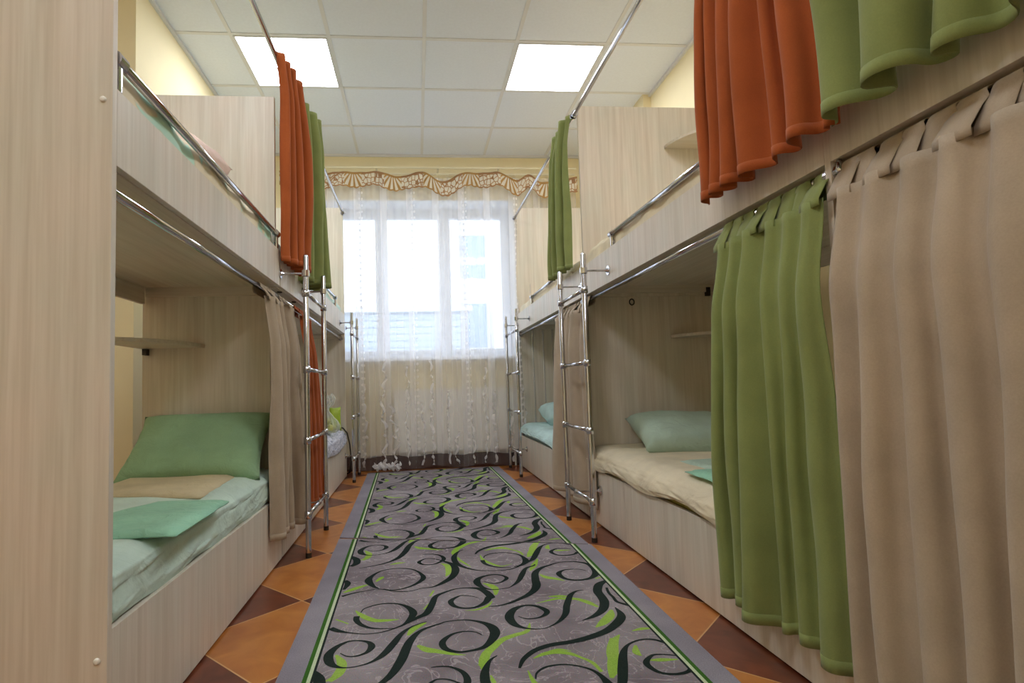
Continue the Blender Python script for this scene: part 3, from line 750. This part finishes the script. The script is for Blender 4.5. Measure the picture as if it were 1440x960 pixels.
one('snack_packet', xf(pillow_bm(.09, .19, .05, 3, 14), T((-.64, 4.40, .525)) @ Rz(.3) @ Rx(math.radians(84))), M['limepack'], 'lime green packet standing behind the clear fruit bag', 'packet', smooth=True)
bm = bmesh.new()
tube(bm, [(-.66, 4.79, .43), (-.635, 4.80, .425), (-.603, 4.82, .38), (-.585, 4.84, .28), (-.58, 4.88, .15), (-.60, 4.95, .03), (-.64, 5.0, .008)], .006, 8)
one('power_cable', bm, M['cable'], 'dark cable hanging at the far end of the left rear lower bunk', 'cable', smooth=True)

# ------------------------------------------------------------------ window curtain, lace, rail
SY = 5.055
sc_t = thing('window_curtain', 'white sheer curtain with dotted bands across the window', 'curtain', (.1, SY, .03))
SX0, SX1 = -1.2, 1.55
def sheer(u, v):
    x = lerp(SX0, SX1, u); z = lerp(2.70, .032+.012*math.sin(u*41), v)
    ph = 2*PI*(u*24+.35*math.sin(u*21)+.25*math.sin(u*9))
    a = lerp(.010, .024, smoothst(v*1.2))
    y = SY + a*math.sin(ph+.35*math.sin(v*5+u*8)) + .010*noise.noise(Vector((x*6, z*2, 1)))
    return (x+.012*math.sin(2*ph)*v, y, z)
bm = bmesh.new(); grid(bm, sheer, 460, 30, uvf=lambda u, v: (u*3.9, 2.70-2.67*v)); obj('voile', bm, M['sheer'], sc_t, smooth=True)
rr = random.Random(5)
def ribbon(x, z0, z1, w, sd, side_y=-.034, amp=.018):
    def fn(u, v):
        z = lerp(z0, z1, v)
        tw = 1.5*math.sin(v*26*(z0-z1)+sd)+.8*math.sin(v*61*(z0-z1))
        xx = x + .5*amp*math.sin(z*11+sd)+.45*amp*math.sin(z*43+2*sd) + (u-.5)*w*.62*math.cos(tw)
        return (xx, SY+side_y+(u-.5)*w*math.sin(tw)*.6, z)
    bm = bmesh.new(); grid(bm, fn, 3, 110); obj('ribbon', bm, M['ribbon'], sc_t, smooth=True)
for (px_, z0, w, am) in ((-.47, .78, .045, .02), (-.30, 1.0, .05, .03), (-.21, .62, .05, .05), (-.09, .95, .03, .02), (.05, .62, .035, .018), (.13, 1.0, .045, .018), (.28, .72, .035, .014), (.36, .34, .05, .03), (.50, .62, .035, .02), (.62, .92, .04, .018), (.70, .70, .05, .02), (.86, .52, .04, .02), (.98, .75, .035, .015)):
    ribbon(px_, z0, .055, w, rr.uniform(0, 6), amp=am)
# gathered ruffle lying at the left foot of the voile
bm = bmesh.new()
grid(bm, lambda u, v: (-.40+.24*u+.012*math.sin(v*9+u*20), SY-.045-.03*math.sin(PI*v)+.012*math.sin(u*34), .028+.055*v+.010*math.sin(u*26+v*2)+.008*math.sin(u*61)), 50, 6); obj('ruffle', bm, M['ribbon'], sc_t, smooth=True)

val = thing('lace_valance', 'wavy gold lace valance along the top of the window curtain', 'valance', (.1, SY-.05, 2.58))
def vtop(x):
    kx = [-1.25, -.87, -.60, -.35, -.13, .09, .28, .50, .78, .98, 1.09, 1.20, 1.6]; kz = [2.75, 2.722, 2.735, 2.742, 2.70, 2.738, 2.655, 2.735, 2.742, 2.672, 2.725, 2.645, 2.70]
    for i in range(len(kx)-1):
        if x <= kx[i+1]: return lerp(kz[i], kz[i+1], smoothst((x-kx[i])/(kx[i+1]-kx[i])))
    return kz[-1]
def vf(u, v):
    x = lerp(SX0, SX1, u); zt = vtop(x); h = .135+.010*math.sin(x*21)
    zb = zt-h+.45*(2.70-zt)*-.2
    sc = .010*abs(math.sin(x*PI/.06))
    return (x, SY-.045-.012*math.sin(x*17)-.004*math.sin(x*50), lerp(zb-sc, zt, v))
bm = bmesh.new(); grid(bm, vf, 420, 8, uvf=lambda u, v: (lerp(SX0, SX1, u), v)); obj('lace', bm, M['lace'], val, smooth=True)
rl = thing('curtain_rail', 'ivory double curtain rail fixed above the window', 'curtain rail', (.1, SY, 2.75))
for (y, z) in ((SY-.035, 2.782), (SY+.012, 2.742)):
    obj('track', B(SX0, SX1, y-.006, y+.006, z-.008, z+.008), M['trackm'], rl, bevel=.002)
for x in (-.9, -.33, .24, .81, 1.38):
    obj('wall_bracket', B(x-.008, x+.008, SY-.042, YW, 2.785, 2.797), M['trackm'], rl)
for i in range(26):
    x = lerp(SX0+.05, SX1-.05, i/25)
    bm = bmesh.new(); tube(bm, [(x, SY+.004, 2.740), (x, SY-.004, 2.722), (x, SY, 2.70)], .003, 6); obj('hook', bm, M['trackm'], rl)

# ------------------------------------------------------------------ carpet runners with scroll pattern
Mr = (right, down, fw)
def unproj(x, y, z0):
    d = right*((x-PX)/F) + down*((y-PY)/F) + fw
    t = (z0-CH)/d.z
    return (d.x*t, d.y*t)
RG = dict(A=(420, 840, 8), B=(600, 840, 8), C=(780, 840, 8), E=(460, 740, 9.6), F=(600, 740, 9.6), G=(730, 740, 9.6))
def fl(k, x, y): a, b_, s = RG[k]; return unproj(a+x/s, b_+y/s, .007)
# (region, x, y, width mm): the scrolls of one pattern repeat
BLACK = [
 'A 465 630 3 540 665 6 640 665 8 760 625 14 820 560 24 790 510 16 690 490 8 560 500 10 430 560 20 340 650 30 350 740 28 430 785 14 540 795 6 700 770 6 840 720 12 960 640 24 1060 530 26 1160 410 18 1280 330 8 1440 275 4',
 'F 385 215 4 330 200 6 240 198 8 130 215 12 50 255 22 70 290 22 160 305 14 260 300 12 400 275 20 490 215 34 480 175 34 400 148 18 260 135 8 100 145 6 E 1380 158 7 1220 195 14 1120 255 28 1050 350 32 960 430 24 820 490 14 640 535 9 430 570 4',
 'A 700 175 3 740 130 6 860 90 8 1000 70 9 1140 80 12 1240 120 22 1290 180 30 1250 250 22 1180 310 12 1100 345 4',
 'A 655 215 22 650 260 22 700 310 18 800 345 12 920 355 7 1060 350 4',
 'B 590 10 3 F 600 945 6 480 938 8 410 957 12 B 272 45 22 310 100 20 430 125 12 560 110 14 660 60 24 700 5 30 F 870 960 32 800 890 32 700 845 24 550 835 11 390 850 8 230 900 14 120 955 22 B 60 80 28 0 180 28 A 1340 230 20 1180 310 10 1040 365 6 900 400 5 740 415 5 560 400 8 440 380 20 360 350 22',
 'E 700 845 5 620 810 20 560 740 34 600 680 20 720 610 10 860 580 7 1000 570 8 1150 585 10 1250 630 14 1300 700 24 1220 770 18 1080 830 12 900 865 8 760 850 5',
 'E 200 950 16 340 910 10 520 875 6 700 850 5 860 875 6 1000 885 8 1140 875 6 1280 840 5 F 90 820 10 230 760 24 350 680 32 390 590 36 350 520 28 250 480 16 160 455 8 80 440 6 0 440 6 E 1290 455 10 1240 487 18 1280 515 14 F 0 522 10 80 518 8 160 495 14 230 450 22 200 405 16 100 380 8 0 380 6 E 1290 385 3',
 'F 770 740 3 830 762 6 920 772 8 1010 755 10 1080 705 18 1030 670 12 930 655 10 800 670 14 700 710 24 680 760 32 740 820 22 850 855 10 960 855 6 1090 835 4 1160 805 8 1240 740 20 1290 650 26 1340 570 16 1440 535 10 G 215 515 4',
 'F 770 430 4 790 400 7 880 370 9 1040 358 8 1200 375 9 1290 410 16 1340 470 32 1290 520 20 1180 550 6',
 'F 1140 558 5 1040 560 7 900 545 12 790 510 18 750 460 22',
 'F 490 320 4 420 350 12 370 420 28 400 500 28 520 560 18 680 595 10 840 602 6 980 600 6 1140 580 8 1280 530 8 1380 480 12 G 190 440 26 230 370 30 270 300 24 330 255 10 440 228 8 560 225 10 680 250 14',
 'B 1045 800 8 1090 700 16 1200 610 20 1320 560 22 C 0 530 22 200 500 24 400 450 28 600 370 30 730 260 34 745 190 26 680 115 4',
 'G 700 305 6 600 300 6 500 305 10 430 345 20 500 385 14 620 395 12 740 380 14 790 350 20',
 'G 910 605 3 830 585 5 720 582 6 600 595 10 535 640 24 600 700 20 720 728 16 860 725 16 980 695 22 1040 630 34 1000 560 30 920 510 20 800 485 12 680 480 8 540 490 6 400 530 12 290 570 20 220 630 30 220 720 34 235 800 36 200 870 30 120 930 24 60 960 20 B 950 60 14 820 95 8 700 105 4',
 'G 1170 740 20 1080 790 34 1060 880 36 C 530 0 36 560 60 36 540 140 32 450 210 20 310 265 4',
 'G 1180 830 10 1210 900 12 C 658 0 12 700 50 14 790 80 16 880 105 20',
 'G 870 862 3 770 880 10 700 925 20 C 160 20 24 135 100 26 125 180 24 75 250 16 0 305 8 B 1330 350 4 1220 358 6 1090 345 14 980 300 28 930 220 34 980 140 26 1100 95 14 1230 100 16 1330 140 24 1350 180 20 1280 225 10 1180 243 7 1100 240 6 1030 215 3',
 'E 325 415 24 395 450 34 395 505 34 320 545 20',
 'E 245 735 18 280 780 26 225 860 12',
]
GREEN = [
 'A 640 150 10 720 210 24 850 260 26 1000 260 20 1130 250 8', 'A 420 650 20 480 730 28 480 800 30 440 870 30 350 950 32',
 'A 1230 430 24 1300 350 28 1400 300 16 1440 288 10', 'A 1340 540 26 1440 590 30 B 130 610 24 300 640 14 440 650 4',
 'B 1160 290 10 1130 380 18 980 430 22 850 480 24 740 570 28 670 640 30 640 740 30 640 830 20', 'B 720 880 14 770 960 24',
 'B 430 150 4 560 140 12 680 100 14 740 40 8', 'B 1230 70 4 1440 20 16 C 100 15 20 250 20 22 380 60 26 490 110 28',
 'C 640 140 24 620 210 34 540 290 30 460 340 8', 'C 730 420 10 670 500 28 660 650 32 660 800 34 640 910 26',
 'C 870 380 10 980 355 18 1090 350 22', 'C 910 540 20 920 620 24 980 660 10', 'C 1070 710 14 1200 705 20 1390 700 12',
 'B 1200 690 10 1320 640 18 1440 620 20 C 150 630 20 300 680 12 430 740 14 530 840 26', 'E 220 900 20 330 860 26 450 820 22 570 785 12',
 'E 660 750 20 730 700 22 765 680 8', 'F 190 500 8 290 540 34 310 600 36 260 680 12', 'F 760 770 14 860 800 28 930 850 28 930 930 24',
 'G 280 650 20 370 690 28 500 710 22 620 740 8', 'G 1030 710 24 1110 685 20', 'G 210 220 22 170 300 28 160 400 12', 'G 250 440 14 200 530 28 150 600 18',
 'G 400 950 18 560 945 22 680 950 8', 'F 410 430 8 480 480 16 600 550 8', 'F 335 370 20 400 310 10', 'F 550 240 20 640 215 18 720 200 6',
 'F 850 310 8 990 285 14 1100 290 6', 'F 720 390 8 760 450 16 860 500 18 1000 540 12 1150 510 6', 'E 1180 280 16 1290 300 24 1420 310 12',
 'E 850 520 12 950 500 20 1060 490 8', 'E 450 460 18 545 420 14', 'E 1240 80 14 1340 10 20', 'E 1390 945 22 1440 870 22', 'A 420 250 20 560 300 16',
]
def parse(s):
    out = []; reg = None; t = s.split(); i = 0
    while i < len(t):
        if t[i].isalpha(): reg = t[i]; i += 1; continue
        p = fl(reg, float(t[i]), float(t[i+1])); out.append((p[0], p[1], float(t[i+2])/1000*.9)); i += 3
    return out
def cr_spline(p, n=7):
    out = []
    for i in range(len(p)-1):
        a, b_, c, d = p[max(i-1, 0)], p[i], p[i+1], p[min(i+2, len(p)-1)]
        for k in range(n):
            t = k/n
            out.append(tuple(.5*((2*b_[j])+(-a[j]+c[j])*t+(2*a[j]-5*b_[j]+4*c[j]-d[j])*t*t+(-a[j]+3*b_[j]-3*c[j]+d[j])*t**3) for j in range(3)))
    out.append(p[-1]); return out
def stroke(bm, pts, z, mi, dx=0, dy=0):
    pts = cr_spline(pts); prev = None
    for i, (x, y, w) in enumerate(pts):
        a = pts[max(i-1, 0)]; b_ = pts[min(i+1, len(pts)-1)]; tx, ty = b_[0]-a[0], b_[1]-a[1]; l = math.hypot(tx, ty) or 1
        w = max(w, .003); nx, ny = -ty/l*w/2, tx/l*w/2
        zz = z+i*1.5e-6; cur = (bm.verts.new((x+nx+dx, y+ny+dy, zz)), bm.verts.new((x-nx+dx, y-ny+dy, zz)))
        if prev:
            f = bm.faces.new((prev[0], prev[1], cur[1], cur[0])); f.material_index = mi
            if f.calc_area() > 0 : f.normal_update(); 
            if f.normal.z < 0: f.normal_flip()
        prev = cur
def clip(bm, pts):
    """keep what lies inside a convex polygon (counter-clockwise)"""
    for i in range(len(pts)):
        a, b_ = pts[i], pts[(i+1) % len(pts)]
        no = (b_[1]-a[1], -(b_[0]-a[0]), 0)
        g = list(bm.verts)+list(bm.edges)+list(bm.faces)
        bmesh.ops.bisect_plane(bm, geom=g, dist=1e-6, plane_co=(a[0], a[1], 0), plane_no=no, clear_outer=True)
def ext(bm, poly, z0, z1, mi):
    lo = [bm.verts.new((x, y, z0)) for x, y in poly]; hi = [bm.verts.new((x, y, z1)) for x, y in poly]
    f = bm.faces.new(hi); f.material_index = mi
    f = bm.faces.new(lo[::-1]); f.material_index = mi
    for i in range(len(poly)):
        j = (i+1) % len(poly); f = bm.faces.new((lo[i], lo[j], hi[j], hi[i])); f.material_index = mi
def rug(label, L0, L1_, R0, R1_, zt, ks, dxk, dyk, near):
    """L0,L1 left edge near/far, R0,R1 right edge near/far. Material slots: border, field, black, green, pale, dark green"""
    bm = bmesh.new()
    poly = [L0, R0, R1_, L1_]
    ext(bm, poly, .0006, zt, 0)
    def ins(d):   # line inset d metres from each long edge
        return (L0[0]+d, L0[1]), (R0[0]-d, R0[1]), (R1_[0]-d, R1_[1]), (L1_[0]+d, L1_[1])
    def yfix(p, e0, e1):  # slide to the end line
        t = (p[0]-e0[0])/(e1[0]-e0[0]); return (p[0], lerp(e0[1], e1[1], t))
    def inspoly(d):
        a, b_, c, dd = ins(d)
        return [yfix(a, L0, R0), yfix(b_, L0, R0), yfix(c, L1_, R1_), yfix(dd, L1_, R1_)]
    W = .068 if near else .072
    def flat(poly_, z, mi):
        f = bm.faces.new([bm.verts.new((x, y, z)) for x, y in poly_]); f.material_index = mi
    flat(inspoly(W), zt+.0003, 5)
    flat(inspoly(W+.012), zt+.0006, 4)
    flat(inspoly(W+.022), zt+.0009, 2)
    fieldp = inspoly(W+.029)
    flat(fieldp, zt+.0012, 1)
    for z, mi, src in ((zt+.0015, 3, GREEN), (zt+.0018, 2, BLACK)):
        for si, s in enumerate(src):
            pts = parse(s)
            if mi == 3: pts[0] = (*pts[0][:2], pts[0][2]*.4); pts[-1] = (*pts[-1][:2], pts[-1][2]*.4)
            for k in ks:
                b2 = bmesh.new(); stroke(b2, pts, z+.00001*(si % 20), mi, dxk*k, dyk*k)
                ys = [v.co.y for v in b2.verts]
                if max(ys) < min(L0[1], R0[1])-.1 or min(ys) > max(L1_[1], R1_[1])+.1: b2.free(); continue
                clip(b2, fieldp)
                mp = {v: bm.verts.new(v.co) for v in b2.verts}
                for f in b2.faces:
                    nf = bm.faces.new([mp[v] for v in f.verts]); nf.material_index = f.material_index
                b2.free()
    me = bpy.data.meshes.new('carpet_runner')
    bm.to_mesh(me); bm.free()
    for q in ('rug_edge', 'rug', 'rug_black', 'rug_green', 'rug_lime', 'rug_dkgreen'): me.materials.append(M[q])
    o = bpy.data.objects.new('carpet_runner', me); COL.objects.link(o); tag(o, label, 'rug', 'grey scroll carpet runners'); return recentre(o)
rug('grey carpet runner with green and black scrolls, piece nearest the camera', (-.33, -1.2), (-.406, 2.868), (.765, -1.2), (.786, 2.55), .0068, (-3, -2, -1, 0, 1), -.012, 1.0, True)
rug('grey carpet runner with green and black scrolls, far piece ending at the window curtain', (-.408, 2.90), (-.452, 5.03), (.78, 2.57), (.734, 5.12), .0045, (0, 1, 2, 3), -.0125, 1.005, False)

# ------------------------------------------------------------------ outside the window
struct('ground', B(-12, 12, YW+.5, 24, -.6, -.5), M['asphalt'])
fb = thing('outbuilding', 'low ribbed outbuilding seen through the window', 'building', (-.7, 9.2, -.5))
obj('wall', B(-3.2, .86, 9.0, 12, -.5, 1.98), M['siding'], fb); obj('roof', B(-3.3, .92, 8.9, 12.1, 1.98, 2.06), M['outwall'], fb)
hb = thing('apartment_building', 'pale apartment building beyond the outbuilding', 'building', (4, 16, -.5))
obj('wall', B(.9, 9, 15, 20, -.5, 9), M['outwall'], hb)
for (x, z) in ((1.6, 4.3), (1.6, 2.4), (3.1, 4.3), (3.1, 2.4), (4.6, 4.3), (4.6, 2.4)):
    obj('window', B(x-.35, x+.35, 14.97, 15.0, z-.6, z+.6), M['outglass'], hb)

# ------------------------------------------------------------------ light
w = bpy.data.worlds.new('world'); S.world = w; w.use_nodes = True
bg = w.node_tree.nodes['Background']; bg.inputs[0].default_value = (.72, .84, 1.0, 1); bg.inputs[1].default_value = 3.7
S.view_settings.view_transform = 'Standard'; S.view_settings.look = 'None'; S.view_settings.gamma = 1; S.view_settings.use_curve_mapping = False
S.view_settings.exposure = 0.12
S.cycles.max_bounces = 10; S.cycles.diffuse_bounces = 6; S.cycles.transparent_max_bounces = 16; S.cycles.sample_clamp_indirect = 6
